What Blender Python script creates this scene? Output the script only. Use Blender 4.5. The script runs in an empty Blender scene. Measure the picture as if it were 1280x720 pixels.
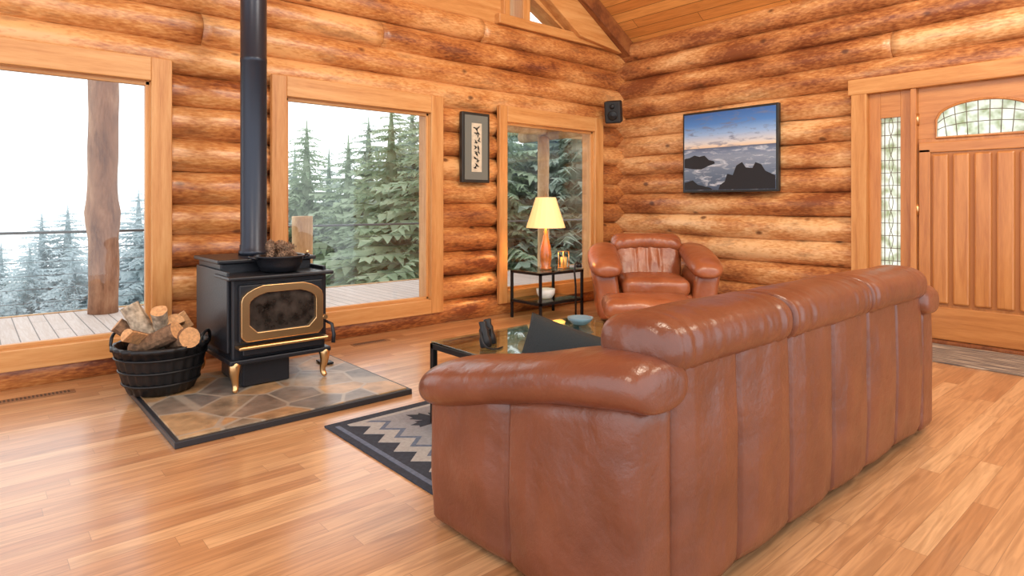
import bpy, bmesh, math, random
from mathutils import Vector, Matrix, noise
random.seed(7)
S=bpy.context.scene
COL=S.collection
S.view_settings.view_transform='Standard'
try: S.view_settings.look='None'
except: pass
S.view_settings.exposure=0.0

# ---------------------------------------------------------------- helpers
OFS={}
def group(name,loc=(0,0,0),rot=0.0,world=True):
    e=bpy.data.objects.new(name,None); COL.objects.link(e)
    e.empty_display_size=.1
    e.location=loc; e.rotation_euler=(0,0,rot)
    OFS[e.name]=Vector(loc) if world else Vector((0,0,0))
    return e
def mk(name,verts,faces,mat,parent=None,smooth=False,sub=0,bevel=0,M=None,mats=None,fm=None):
    o3=OFS[parent.name] if parent else Vector((0,0,0))
    vs=[]
    for v in verts:
        v=Vector(v)
        if M is not None: v=M@v
        vs.append(v-o3)
    me=bpy.data.meshes.new(name); me.from_pydata(vs,[],faces); me.validate(); me.update()
    bm=bmesh.new(); bm.from_mesh(me); bmesh.ops.recalc_face_normals(bm,faces=bm.faces); bm.to_mesh(me); bm.free()
    if mats:
        for m in mats: me.materials.append(m)
        if fm:
            for p,i in zip(me.polygons,fm): p.material_index=i
    else: me.materials.append(mat)
    if smooth:
        for p in me.polygons: p.use_smooth=True
    ob=bpy.data.objects.new(name,me); COL.objects.link(ob)
    if parent: ob.parent=parent
    if bevel:
        b=ob.modifiers.new('b','BEVEL'); b.width=bevel; b.segments=2; b.limit_method='ANGLE'
    if sub:
        s=ob.modifiers.new('s','SUBSURF'); s.levels=sub; s.render_levels=sub
    return ob
def box(name,x0,x1,y0,y1,z0,z1,mat,parent=None,bevel=0,M=None):
    v=[(x,y,z) for x in (x0,x1) for y in (y0,y1) for z in (z0,z1)]
    f=[(0,1,3,2),(4,6,7,5),(0,4,5,1),(2,3,7,6),(0,2,6,4),(1,5,7,3)]
    return mk(name,v,f,mat,parent,bevel=bevel,M=M)
def prism(name,pts,axis,a0,a1,mat,parent=None,bevel=0,M=None):
    def p(a,q):
        return {'y':(q[0],a,q[1]),'x':(a,q[0],q[1]),'z':(q[0],q[1],a)}[axis]
    n=len(pts); v=[p(a0,q) for q in pts]+[p(a1,q) for q in pts]
    f=[tuple(range(n)),tuple(range(2*n-1,n-1,-1))]+[(i,(i+1)%n,n+(i+1)%n,n+i) for i in range(n)]
    return mk(name,v,f,mat,parent,bevel=bevel,M=M)
def lathe(name,prof,c,mat,parent=None,seg=32,flute=0,nfl=0,M=None,sm=True):
    v=[];f=[]
    for r,z in prof:
        for i in range(seg):
            a=2*math.pi*i/seg; rr=r*(1+flute*math.cos(nfl*a))
            v.append((c[0]+rr*math.cos(a),c[1]+rr*math.sin(a),c[2]+z))
    for j in range(len(prof)-1):
        for i in range(seg):
            k=(i+1)%seg; f.append((j*seg+i,j*seg+k,(j+1)*seg+k,(j+1)*seg+i))
    f.append(tuple(range(seg))); f.append(tuple((len(prof)-1)*seg+i for i in range(seg)))
    return mk(name,v,f,mat,parent,smooth=sm,M=M)
def tube(name,pts,r,mat,parent=None,seg=10,sub=0,M=None,flat=1.0):
    pts=[Vector(p) for p in pts]; n=len(pts)
    rs=r if isinstance(r,(list,tuple)) else [r]*n
    v=[];f=[]; prev=None
    for i,p in enumerate(pts):
        t=(pts[min(i+1,n-1)]-pts[max(i-1,0)]).normalized()
        if prev is None:
            up=Vector((0,0,1)) if abs(t.z)<.9 else Vector((1,0,0))
            a=t.cross(up).normalized()
        else: a=(prev-t*prev.dot(t)).normalized()
        prev=a; b=t.cross(a)
        for k in range(seg):
            th=2*math.pi*k/seg
            v.append(p+a*math.cos(th)*rs[i]+b*math.sin(th)*rs[i]*flat)
    for j in range(n-1):
        for i in range(seg):
            k=(i+1)%seg; f.append((j*seg+i,j*seg+k,(j+1)*seg+k,(j+1)*seg+i))
    f.append(tuple(range(seg))); f.append(tuple((n-1)*seg+i for i in range(seg)))
    return mk(name,v,f,mat,parent,smooth=True,sub=sub,M=M)
def cyl(name,p0,p1,r,mat,parent=None,seg=20,M=None):
    o=tube(name,[p0,p1],r,mat,parent,seg=seg,M=M)
    for p in o.data.polygons:
        p.use_smooth = len(p.vertices)==4
    return o
def loft(name,rings,mat,parent=None,sub=2,M=None):
    n=len(rings[0]); v=[p for r in rings for p in r]; f=[]
    for j in range(len(rings)-1):
        for i in range(n):
            k=(i+1)%n; f.append((j*n+i,j*n+k,(j+1)*n+k,(j+1)*n+i))
    f.append(tuple(range(n))); f.append(tuple((len(rings)-1)*n+i for i in range(n)))
    return mk(name,v,f,mat,parent,smooth=True,sub=sub,M=M)
def ering(axis,a,c0,c1,ra,rb,n=12,ex=.8):
    out=[]
    for i in range(n):
        th=2*math.pi*i/n
        x=math.copysign(abs(math.cos(th))**ex,math.cos(th))*ra
        y=math.copysign(abs(math.sin(th))**ex,math.sin(th))*rb
        if axis=='y': out.append((c0+x,a,c1+y))
        elif axis=='x': out.append((a,c0+x,c1+y))
        else: out.append((c0+x,c1+y,a))
    return out
def rounded(name,c,s,r,mat,parent=None,n=(10,10,8),deform=None,M=None,puff=0.0,wr=0.0,seed=0):
    nx,ny,nz=n; hx,hy,hz=s[0]/2,s[1]/2,s[2]/2
    idx={};v=[];f=[]
    def vid(i,j,k):
        key=(i,j,k)
        if key in idx: return idx[key]
        p=Vector((-hx+2*hx*i/nx,-hy+2*hy*j/ny,-hz+2*hz*k/nz))
        q=Vector((max(-hx+r,min(hx-r,p.x)),max(-hy+r,min(hy-r,p.y)),max(-hz+r,min(hz-r,p.z))))
        d=p-q
        if d.length>1e-6:
            m=max(abs(d.x),abs(d.y),abs(d.z)); d=d.normalized()*m
        p2=q+d
        ux,uy,uz=p.x/hx,p.y/hy,p.z/hz
        if puff:
            w=(1-ux*ux)*(1-uy*uy); p2.z+=puff*w*(1 if uz>0 else -.2)*abs(uz)
        if wr:
            nn=noise.noise(Vector((p2.x*9+seed,p2.y*9,p2.z*9)))
            p2+= (p2.normalized() if p2.length>0 else p2)*wr*nn
        p2=p2+Vector(c)
        if deform: p2=Vector(deform(*p2))
        idx[key]=len(v); v.append(p2); return idx[key]
    for k in (0,nz):
        for i in range(nx):
            for j in range(ny): f.append((vid(i,j,k),vid(i+1,j,k),vid(i+1,j+1,k),vid(i,j+1,k)))
    for j in (0,ny):
        for i in range(nx):
            for k in range(nz): f.append((vid(i,j,k),vid(i+1,j,k),vid(i+1,j,k+1),vid(i,j,k+1)))
    for i in (0,nx):
        for j in range(ny):
            for k in range(nz): f.append((vid(i,j,k),vid(i,j+1,k),vid(i,j+1,k+1),vid(i,j,k+1)))
    return mk(name,v,f,mat,parent,smooth=True,M=M)

# ---------------------------------------------------------------- materials
def newmat(name):
    m=bpy.data.materials.new(name); m.use_nodes=True
    nt=m.node_tree; b=nt.nodes['Principled BSDF']; return m,nt,b
def simple(name,col,rough=.5,metal=0,bump=0,bscale=40,coat=0,var=0,emit=None,es=0,spec=None):
    m,nt,b=newmat(name)
    b.inputs['Base Color'].default_value=(*col,1); b.inputs['Roughness'].default_value=rough
    b.inputs['Metallic'].default_value=metal; b.inputs['Coat Weight'].default_value=coat
    if spec is not None: b.inputs['Specular IOR Level'].default_value=spec
    tc=nt.nodes.new('ShaderNodeTexCoord'); nz=nt.nodes.new('ShaderNodeTexNoise')
    nz.inputs['Scale'].default_value=bscale; nz.inputs['Detail'].default_value=4
    nt.links.new(tc.outputs['Object'],nz.inputs['Vector'])
    if bump:
        bp=nt.nodes.new('ShaderNodeBump'); bp.inputs['Strength'].default_value=bump; bp.inputs['Distance'].default_value=.01
        nt.links.new(nz.outputs['Fac'],bp.inputs['Height']); nt.links.new(bp.outputs['Normal'],b.inputs['Normal'])
    if var:
        r=nt.nodes.new('ShaderNodeValToRGB')
        r.color_ramp.elements[0].position=.3; r.color_ramp.elements[1].position=.7
        r.color_ramp.elements[0].color=(*[c*(1-var) for c in col],1)
        r.color_ramp.elements[1].color=(*[min(1,c*(1+var)) for c in col],1)
        nt.links.new(nz.outputs['Fac'],r.inputs['Fac']); nt.links.new(r.outputs['Color'],b.inputs['Base Color'])
    if emit:
        b.inputs['Emission Color'].default_value=(*emit,1); b.inputs['Emission Strength'].default_value=es
    return m
def wood(name,cols,stretch=(1,12,12),rough=.4,scale=1.5,attr=False,knots=False,bump=.3,coat=0.0,fine=9.0,dist=.6,ps=(.26,.42,.55,.72),fa=.35):
    m,nt,b=newmat(name); N=nt.nodes.new; L=nt.links.new
    tc=N('ShaderNodeTexCoord'); mp=N('ShaderNodeMapping'); mp.inputs['Scale'].default_value=stretch
    L(tc.outputs['Object'],mp.inputs['Vector'])
    n1=N('ShaderNodeTexNoise'); n1.inputs['Scale'].default_value=scale; n1.inputs['Detail'].default_value=6; n1.inputs['Distortion'].default_value=dist
    L(mp.outputs['Vector'],n1.inputs['Vector'])
    n2=N('ShaderNodeTexNoise'); n2.inputs['Scale'].default_value=scale*fine; n2.inputs['Detail'].default_value=3
    L(mp.outputs['Vector'],n2.inputs['Vector'])
    ma=N('ShaderNodeMath'); ma.operation='MULTIPLY_ADD'; ma.inputs[1].default_value=fa
    L(n2.outputs['Fac'],ma.inputs[0])
    ms=N('ShaderNodeMath'); ms.operation='SUBTRACT'; ms.inputs[1].default_value=fa/2
    L(n1.outputs['Fac'],ms.inputs[0]); L(ms.outputs[0],ma.inputs[2])
    val=ma.outputs[0]
    if attr:
        at=N('ShaderNodeAttribute'); at.attribute_name='rnd'
        m2=N('ShaderNodeMath'); m2.operation='MULTIPLY_ADD'; m2.inputs[1].default_value=.26
        L(at.outputs['Fac'],m2.inputs[0])
        m3=N('ShaderNodeMath'); m3.operation='SUBTRACT'; m3.inputs[1].default_value=.13
        L(val,m3.inputs[0]); L(m3.outputs[0],m2.inputs[2]); val=m2.outputs[0]
    r=N('ShaderNodeValToRGB'); e=r.color_ramp.elements
    e[0].position=ps[0]; e[0].color=(*cols[0],1); e[1].position=ps[-1]; e[1].color=(*cols[-1],1)
    for q,cc in zip(ps[1:-1],cols[1:-1]):
        x=e.new(q); x.color=(*cc,1)
    L(val,r.inputs['Fac']); out=r.outputs['Color']
    if knots:
        # leftover inner-bark patches
        mp3=N('ShaderNodeMapping'); mp3.inputs['Scale'].default_value=tuple((1.2 if s<1 else 4.5) for s in stretch); mp3.inputs['Location'].default_value=(3,7,11)
        L(tc.outputs['Object'],mp3.inputs['Vector'])
        n3=N('ShaderNodeTexNoise'); n3.inputs['Scale'].default_value=1.8; n3.inputs['Detail'].default_value=8; n3.inputs['Roughness'].default_value=.7
        L(mp3.outputs['Vector'],n3.inputs['Vector'])
        r3=N('ShaderNodeValToRGB'); r3.color_ramp.elements[0].position=.53; r3.color_ramp.elements[0].color=(0,0,0,1); r3.color_ramp.elements[1].position=.66; r3.color_ramp.elements[1].color=(.6,.6,.6,1)
        L(n3.outputs['Fac'],r3.inputs['Fac'])
        mb=N('ShaderNodeMixRGB'); mb.inputs[2].default_value=(.24,.095,.04,1); L(r3.outputs['Color'],mb.inputs[0]); L(out,mb.inputs[1]); out=mb.outputs[0]
        mp2=N('ShaderNodeMapping'); mp2.inputs['Scale'].default_value=tuple(s**.35 for s in stretch)
        L(tc.outputs['Object'],mp2.inputs['Vector'])
        vo=N('ShaderNodeTexVoronoi'); vo.inputs['Scale'].default_value=2.8
        L(mp2.outputs['Vector'],vo.inputs['Vector'])
        rr=N('ShaderNodeValToRGB'); rr.color_ramp.elements[0].position=.06; rr.color_ramp.elements[0].color=(.85,.85,.85,1)
        rr.color_ramp.elements[1].position=.13; rr.color_ramp.elements[1].color=(0,0,0,1)
        L(vo.outputs['Distance'],rr.inputs['Fac'])
        mx=N('ShaderNodeMixRGB'); mx.inputs[2].default_value=(.10,.03,.012,1)
        L(rr.outputs['Color'],mx.inputs[0]); L(out,mx.inputs[1]); out=mx.outputs[0]
    L(out,b.inputs['Base Color'])
    b.inputs['Roughness'].default_value=rough; b.inputs['Coat Weight'].default_value=coat; b.inputs['Coat Roughness'].default_value=.25
    bp=N('ShaderNodeBump'); bp.inputs['Strength'].default_value=bump; bp.inputs['Distance'].default_value=.01
    L(ma.outputs[0],bp.inputs['Height']); L(bp.outputs['Normal'],b.inputs['Normal'])
    return m
LOGC=[(.18,.045,.014),(.42,.145,.040),(.57,.24,.072),(.76,.41,.165)]
M_logx=wood('log_wood_x',LOGC,(.9,2.6,3.2),.34,1.5,True,True,.5,.35,14,.25,(.27,.42,.54,.70),.55)
LOGC2=[(.24,.07,.023),(.48,.19,.062),(.64,.31,.115),(.84,.53,.26)]
M_logy=wood('log_wood_y',LOGC2,(2.6,.9,3.2),.34,1.5,True,True,.5,.35,14,.25,(.27,.42,.54,.70),.55)
TR=[(.46,.18,.05),(.56,.25,.075),(.62,.30,.10),(.68,.36,.135)]
M_trimx=wood('trim_wood_x',TR,(1,14,14),.4,1.2,bump=.1)
M_trimz=wood('trim_wood_z',TR,(14,14,1),.4,1.2,bump=.1)
M_trimy=wood('trim_wood_y',TR,(14,1,14),.4,1.2,bump=.1)
DR=[(.40,.14,.034),(.48,.185,.048),(.54,.22,.06),(.60,.265,.08)]
M_door=wood('door_wood',DR,(14,14,1),.35,1.2,coat=.3,bump=.1)
M_doorh=wood('door_wood_h',DR,(14,1,14),.35,1.2,coat=.3,bump=.1)
M_dark=wood('dark_beam_wood',[(.10,.03,.01),(.18,.055,.018),(.26,.085,.025),(.32,.12,.035)],(3,12,3),.5,1.2)
M_bark=wood('deck_log_wood',[(.14,.06,.035),(.26,.125,.07),(.37,.19,.11),(.48,.28,.17)],(5,5,1.2),.8,1.2)
M_lightlog=wood('porch_wood',[(.36,.19,.08),(.50,.29,.13),(.60,.38,.19),(.70,.47,.27)],(4,4,1),.7,1.2)

def plank_mat(name,cols,bw,rh,axis='x',rough=.3,coat=0,grain=.3,gap=.012,gapc=.45,coatr=.15):
    m,nt,b=newmat(name); N=nt.nodes.new; L=nt.links.new
    def math_(op,a,bb=None,c=None):
        n=N('ShaderNodeMath'); n.operation=op
        for i,x in enumerate((a,bb,c)):
            if x is None: continue
            if isinstance(x,(int,float)): n.inputs[i].default_value=x
            else: L(x,n.inputs[i])
        return n.outputs[0]
    tc=N('ShaderNodeTexCoord'); sx=N('ShaderNodeSeparateXYZ'); L(tc.outputs['Object'],sx.inputs[0])
    u,v=(sx.outputs['X'],sx.outputs['Y']) if axis=='x' else (sx.outputs['Y'],sx.outputs['X'])
    vr=math_('DIVIDE',v,rh); row=math_('FLOOR',vr)
    wn=N('ShaderNodeTexWhiteNoise'); wn.noise_dimensions='1D'; L(row,wn.inputs['W'])
    ur=math_('ADD',math_('DIVIDE',u,bw),math_('MULTIPLY',wn.outputs['Value'],7.3)); colm=math_('FLOOR',ur)
    cb=N('ShaderNodeCombineXYZ'); L(row,cb.inputs[0]); L(colm,cb.inputs[1])
    w2=N('ShaderNodeTexWhiteNoise'); w2.noise_dimensions='3D'; L(cb.outputs[0],w2.inputs['Vector'])
    r=N('ShaderNodeValToRGB'); e=r.color_ramp.elements; e[0].position=0; e[0].color=(*cols[0],1); e[1].position=1; e[1].color=(*cols[-1],1)
    for i,cc in enumerate(cols[1:-1],1):
        x=e.new(i/(len(cols)-1)); x.color=(*cc,1)
    L(w2.outputs['Value'],r.inputs['Fac'])
    c2=N('ShaderNodeCombineXYZ'); L(math_('MULTIPLY_ADD',u,1.6,math_('MULTIPLY',w2.outputs['Value'],53)),c2.inputs[0]); L(math_('MULTIPLY',v,24),c2.inputs[1]); L(math_('MULTIPLY',w2.outputs['Value'],19),c2.inputs[2])
    nz=N('ShaderNodeTexNoise'); nz.inputs['Scale'].default_value=1.3; nz.inputs['Detail'].default_value=5; nz.inputs['Distortion'].default_value=1.6; L(c2.outputs[0],nz.inputs['Vector'])
    rg=N('ShaderNodeValToRGB'); rg.color_ramp.elements[0].position=.34; rg.color_ramp.elements[1].position=.62; g=1-grain
    rg.color_ramp.elements[0].color=(g,g*.93,g*.87,1); rg.color_ramp.elements[1].color=(1,1,1,1); L(nz.outputs['Fac'],rg.inputs['Fac'])
    mx=N('ShaderNodeMixRGB'); mx.blend_type='MULTIPLY'; mx.inputs[0].default_value=1; L(r.outputs['Color'],mx.inputs[1]); L(rg.outputs['Color'],mx.inputs[2])
    fv=math_('ABSOLUTE',math_('SUBTRACT',math_('FRACT',vr),.5)); fu=math_('ABSOLUTE',math_('SUBTRACT',math_('FRACT',ur),.5))
    gv=math_('GREATER_THAN',fv,.5-gap); gu=math_('GREATER_THAN',fu,.5-gap*rh/bw)
    gg=math_('MULTIPLY',math_('MAXIMUM',gv,gu),gapc)
    m2=N('ShaderNodeMixRGB'); m2.inputs[2].default_value=(*[c*.25 for c in cols[0]],1); L(gg,m2.inputs[0]); L(mx.outputs[0],m2.inputs[1]); L(m2.outputs[0],b.inputs['Base Color'])
    b.inputs['Roughness'].default_value=rough; b.inputs['Coat Weight'].default_value=coat; b.inputs['Coat Roughness'].default_value=coatr
    return m
M_floor=plank_mat('oak_floor',[(.50,.245,.105),(.59,.315,.145),(.66,.375,.18),(.74,.455,.235)],1.1,.083,'x',.33,.60,.32,.012,.5,.17)
M_deck=plank_mat('deck_boards',[(.58,.50,.46),(.64,.56,.52)],3.5,.14,'y',.7,0,.12,.035,.9)
M_ceil=plank_mat('ceiling_boards',[(.66,.27,.065),(.76,.34,.09),(.86,.42,.12)],3.0,.12,'y',.4,0,.2,.03,.8)

def leather(name,c,c2,rough=.31):
    m,nt,b=newmat(name); N=nt.nodes.new; L=nt.links.new
    tc=N('ShaderNodeTexCoord')
    n1=N('ShaderNodeTexNoise'); n1.inputs['Scale'].default_value=5; n1.inputs['Detail'].default_value=7; n1.inputs['Distortion'].default_value=.15
    n2=N('ShaderNodeTexVoronoi'); n2.inputs['Scale'].default_value=220
    for n in (n1,n2): L(tc.outputs['Object'],n.inputs['Vector'])
    r=N('ShaderNodeValToRGB'); r.color_ramp.elements[0].position=.3; r.color_ramp.elements[1].position=.7
    r.color_ramp.elements[0].color=(*c,1); r.color_ramp.elements[1].color=(*c2,1)
    L(n1.outputs['Fac'],r.inputs['Fac']); L(r.outputs['Color'],b.inputs['Base Color'])
    b1=N('ShaderNodeBump'); b1.inputs['Strength'].default_value=.5; b1.inputs['Distance'].default_value=.032
    L(n1.outputs['Fac'],b1.inputs['Height'])
    b2=N('ShaderNodeBump'); b2.inputs['Strength'].default_value=.12; b2.inputs['Distance'].default_value=.002
    L(n2.outputs['Distance'],b2.inputs['Height']); L(b1.outputs['Normal'],b2.inputs['Normal']); L(b2.outputs['Normal'],b.inputs['Normal'])
    b.inputs['Roughness'].default_value=rough; b.inputs['Specular IOR Level'].default_value=.65
    return m
M_leather=leather('brown_leather',(.140,.040,.020),(.205,.064,.033),.28)
M_leather2=leather('tan_leather',(.26,.068,.025),(.40,.13,.050))
M_iron=simple('black_iron',(.016,.018,.024),.38,.3,.15,90)
M_pipe=simple('pipe_steel',(.03,.037,.055),.35,.5,.05,60)
M_blk=simple('black_metal',(.015,.015,.017),.4,.4)
M_gold=simple('brass',(.72,.46,.22),.3,1,.05,50)
M_firegl=simple('stove_glass',(.035,.028,.024),.05,0,0,14,.5,.8)
M_white=simple('white_ceramic',(.8,.8,.78),.3)
M_cream=simple('cream_paper',(.62,.55,.42),.8,0,0,20,0,.15)
M_mat=simple('grey_mat',(.16,.17,.15),.8)
M_frame=simple('dark_frame',(.02,.022,.02),.35)
M_speaker=simple('speaker_plastic',(.012,.013,.015),.6)
M_pillow=simple('dark_velvet',(.012,.02,.024),.75,0,.3,120)
M_barkw=simple('firewood_bark',(.20,.11,.06),.9,0,.9,35,0,.5)
M_cutw=simple('firewood_cut',(.62,.33,.15),.8,0,.3,60,0,.25)
M_birch=simple('birch_bark',(.42,.34,.25),.85,0,.6,30,0,.55)
M_cone=simple('pine_cone',(.26,.16,.10),.8,0,.8,60,0,.5)
M_vent=simple('vent_metal',(.26,.12,.05),.5,.1)
M_slat=simple('vent_slot',(.07,.035,.02),.6)
M_amber=simple('lamp_ceramic',(.42,.13,.03),.2,0,0,20,.5,.25)
M_candle=simple('amber_candle',(.85,.5,.15),.4,0,0,20,0,.2)
M_steel=simple('steel_cable',(.12,.13,.14),.4,.8)
M_stoneedge=simple('hearth_edge',(.02,.022,.028),.4)
M_ground=simple('forest_floor',(.22,.30,.20),.9,0,0,2,0,.3)

def glassmat(name,tint,refl=.06):
    m=bpy.data.materials.new(name); m.use_nodes=True; nt=m.node_tree; nt.nodes.clear(); N=nt.nodes.new; L=nt.links.new
    o=N('ShaderNodeOutputMaterial'); t=N('ShaderNodeBsdfTransparent'); g=N('ShaderNodeBsdfGlossy'); x=N('ShaderNodeMixShader')
    t.inputs[0].default_value=(*tint,1); g.inputs['Roughness'].default_value=.02
    lw=N('ShaderNodeLayerWeight'); lw.inputs['Blend'].default_value=.25
    ma=N('ShaderNodeMath'); ma.operation='MULTIPLY_ADD'; ma.inputs[1].default_value=.5; ma.inputs[2].default_value=refl
    L(lw.outputs['Fresnel'],ma.inputs[0]); L(ma.outputs[0],x.inputs[0]); L(t.outputs[0],x.inputs[1]); L(g.outputs[0],x.inputs[2]); L(x.outputs[0],o.inputs[0])
    return m
M_glass=glassmat('window_glass',(.98,.99,.98),.03)
M_tglass=glassmat('table_glass',(.74,.88,.83),.20)
def leaded():
    m=bpy.data.materials.new('textured_glass'); m.use_nodes=True; nt=m.node_tree; nt.nodes.clear(); N=nt.nodes.new; L=nt.links.new
    o=N('ShaderNodeOutputMaterial'); t=N('ShaderNodeBsdfTransparent'); d=N('ShaderNodeBsdfTranslucent'); x=N('ShaderNodeMixShader')
    t.inputs[0].default_value=(.9,.94,.88,1)
    tc=N('ShaderNodeTexCoord'); nz=N('ShaderNodeTexNoise'); nz.inputs['Scale'].default_value=12; r=N('ShaderNodeValToRGB')
    r.color_ramp.elements[0].position=.30; r.color_ramp.elements[0].color=(.45,.48,.28,1); r.color_ramp.elements[1].position=.55; r.color_ramp.elements[1].color=(.9,.92,.84,1)
    L(tc.outputs['Object'],nz.inputs['Vector']); L(nz.outputs['Fac'],r.inputs['Fac']); L(r.outputs['Color'],d.inputs[0])
    x.inputs[0].default_value=.75; L(t.outputs[0],x.inputs[1]); L(d.outputs[0],x.inputs[2]); L(x.outputs[0],o.inputs[0]); return m
M_leaded=leaded()

def stonemat():
    m,nt,b=newmat('flagstone'); N=nt.nodes.new; L=nt.links.new
    tc=N('ShaderNodeTexCoord'); vo=N('ShaderNodeTexVoronoi'); vo.inputs['Scale'].default_value=3.4
    ve=N('ShaderNodeTexVoronoi'); ve.feature='DISTANCE_TO_EDGE'; ve.inputs['Scale'].default_value=3.4
    nz=N('ShaderNodeTexNoise'); nz.inputs['Scale'].default_value=9; nz.inputs['Detail'].default_value=8
    for n in (vo,ve,nz): L(tc.outputs['Object'],n.inputs['Vector'])
    r=N('ShaderNodeValToRGB'); e=r.color_ramp.elements
    e[0].position=0; e[0].color=(.30,.22,.145,1); e[1].position=1; e[1].color=(.46,.31,.17,1)
    x=e.new(.35); x.color=(.16,.145,.135,1); x=e.new(.6); x.color=(.40,.23,.11,1)
    sp=N('ShaderNodeSeparateColor'); L(vo.outputs['Color'],sp.inputs[0]); L(sp.outputs[0],r.inputs['Fac'])
    mx=N('ShaderNodeMixRGB'); mx.blend_type='OVERLAY'; mx.inputs[0].default_value=1; L(r.outputs['Color'],mx.inputs[1]); L(nz.outputs['Fac'],mx.inputs[2])
    re=N('ShaderNodeValToRGB'); re.color_ramp.elements[0].position=.02; re.color_ramp.elements[0].color=(.8,.8,.8,1); re.color_ramp.elements[1].position=.04; re.color_ramp.elements[1].color=(0,0,0,1)
    L(ve.outputs['Distance'],re.inputs['Fac'])
    m2=N('ShaderNodeMixRGB'); m2.inputs[2].default_value=(.38,.33,.27,1); L(re.outputs['Color'],m2.inputs[0]); L(mx.outputs[0],m2.inputs[1]); L(m2.outputs[0],b.inputs['Base Color'])
    b.inputs['Roughness'].default_value=.35
    bp=N('ShaderNodeBump'); bp.inputs['Strength'].default_value=.4; bp.inputs['Distance'].default_value=.01; L(nz.outputs['Fac'],bp.inputs['Height']); L(bp.outputs['Normal'],b.inputs['Normal'])
    return m
M_stone=stonemat()

# ---------------------------------------------------------------- log walls
def logs(name,segs,axis,fixed,mat,parent,r=.13):
    v=[];f=[];rn=[]
    K=20
    for (a0,a1,z) in segs:
        n=max(2,int((a1-a0)/.08)); base=len(v); sd=random.random()*50; rv=random.random()
        for i in range(n+1):
            a=a0+(a1-a0)*i/n
            for k in range(K):
                th=2*math.pi*k/K
                rr=r*(1+.07*noise.noise(Vector((a*1.2+sd,math.cos(th)*.8,math.sin(th)*.8+sd)))+.05*noise.noise(Vector((a*6+sd,math.cos(th)*2,math.sin(th)*2))))
                dz=.016*noise.noise(Vector((a*.5,sd,0)))
                c=fixed-rr*math.cos(th); zz=z+dz+rr*math.sin(th)
                v.append((a,c,zz) if axis=='x' else (c,a,zz))
        for i in range(n):
            for k in range(K):
                q=(k+1)%K
                f.append((base+i*K+k,base+i*K+q,base+(i+1)*K+q,base+(i+1)*K+k)); rn.append(rv)
        f.append(tuple(base+k for k in range(K))); rn.append(rv)
        f.append(tuple(base+n*K+k for k in range(K))); rn.append(rv)
    ob=mk(name,v,f,mat,parent,smooth=True)
    at=ob.data.color_attributes.new('rnd','FLOAT_COLOR','CORNER')
    for p in ob.data.polygons:
        x=rn[p.index]
        for li in p.loop_indices: at.data[li].color=(x,x,x,1)
    return ob
ZB,ZT=.13,2.26
WIN=[(-.75,1.131,-.61,.996),(1.858,3.547,1.983,3.404),(4.27,5.96,4.384,5.81)]
wb=group('wall_back')
segs=[]
for i in range(13):
    z=.10+.245*i
    if z-.05<ZB or z+.05>ZT: 
        if i in (10,11,12):
            cut=[1.35,2.9,4.1][i-10]; segs+=[(-2.6,cut,z),(cut+.004,6.62,z)]
        else: segs.append((-2.6,6.62,z))
    else:
        for a,b in ((-2.6,-.68),(1.07,1.91),(3.48,4.31),(5.89,6.62)): segs.append((a,b,z))
logs('logs',segs,'x',5.25,M_logx,wb)
for a,b in ((-2.6,-.62),(1.0,1.98),(3.41,4.38),(5.82,6.7)): box('backing',a,b,5.24,5.29,-.1,3.2,M_logx,wb)
for a,b in ((-.62,1.0),(1.98,3.41),(4.38,5.82)):
    box('backing_low',a,b,5.24,5.29,-.1,.26,M_logx,wb); box('backing_high',a,b,5.24,5.29,2.10,3.2,M_logx,wb)
def cz(x): return 3.27+.62*(6.42-x)
RX=.6
zr=cz(RX)
prism('gable_boards',[(-2.6,3.15),(4.45,3.15),(4.45,cz(4.45)+.05),(RX,zr),(-2.6,zr-.62*3.2)],'y',5.2,5.4,M_trimx,wb)
def Lz(x): return 3.28+.53*(5.37-x)
prism('gable_upper_boards',[(4.45,Lz(4.45)),(5.37,3.28),(6.42,3.15),(6.7,3.15),(6.7,cz(6.7)+.05),(4.45,cz(4.45)+.05)],'y',5.2,5.4,M_trimx,wb)
prism('gable_sill',[(4.3,3.15),(6.42,3.15),(6.42,3.26),(4.3,3.26)],'y',5.12,5.4,M_trimx,wb,.01)
box('gable_post',4.66,4.77,5.14,5.4,3.2,3.9,M_trimz,wb,.01)
box('gable_post_b',4.38,4.47,5.14,5.4,3.2,4.2,M_trimz,wb,.01)
prism('gable_glass',[(4.45,3.2),(5.5,3.2),(5.37,3.3),(4.45,3.85)],'y',5.3,5.31,M_glass,wb)
prism('rafter_light',[(2.0,cz(2)-.62),(5.52,cz(5.52)-.62),(6.3,cz(6.3)-.22),(2.0,cz(2)-.28)],'y',5.06,5.22,M_trimx,wb,.01)
prism('rafter_dark',[(1.2,cz(1.2)-.30),(6.42,cz(6.42)-.22),(6.42,cz(6.42)+.0),(1.2,cz(1.2))],'y',4.98,5.2,M_dark,wb,.01)

wr=group('wall_right')
segs=[]
for i in range(14):
    z=-.025+.245*i
    if z-.02<2.357:
        segs+=[(2.25,5.3,z),(-2.2,.76,z)]
    else:
        segs.append((-2.2,2.0 if i==11 else 5.3,z))
        if i==11: segs.append((2.005,5.3,z))
logs('logs',segs,'y',6.47,M_logy,wr)
box('backing',6.47,6.66,2.28,5.45,-.1,3.3,M_logy,wr)
box('backing_side',6.47,6.66,-2.2,.74,-.1,3.3,M_logy,wr)
box('backing_high',6.47,6.66,.74,2.28,2.3,3.3,M_logy,wr)

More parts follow.
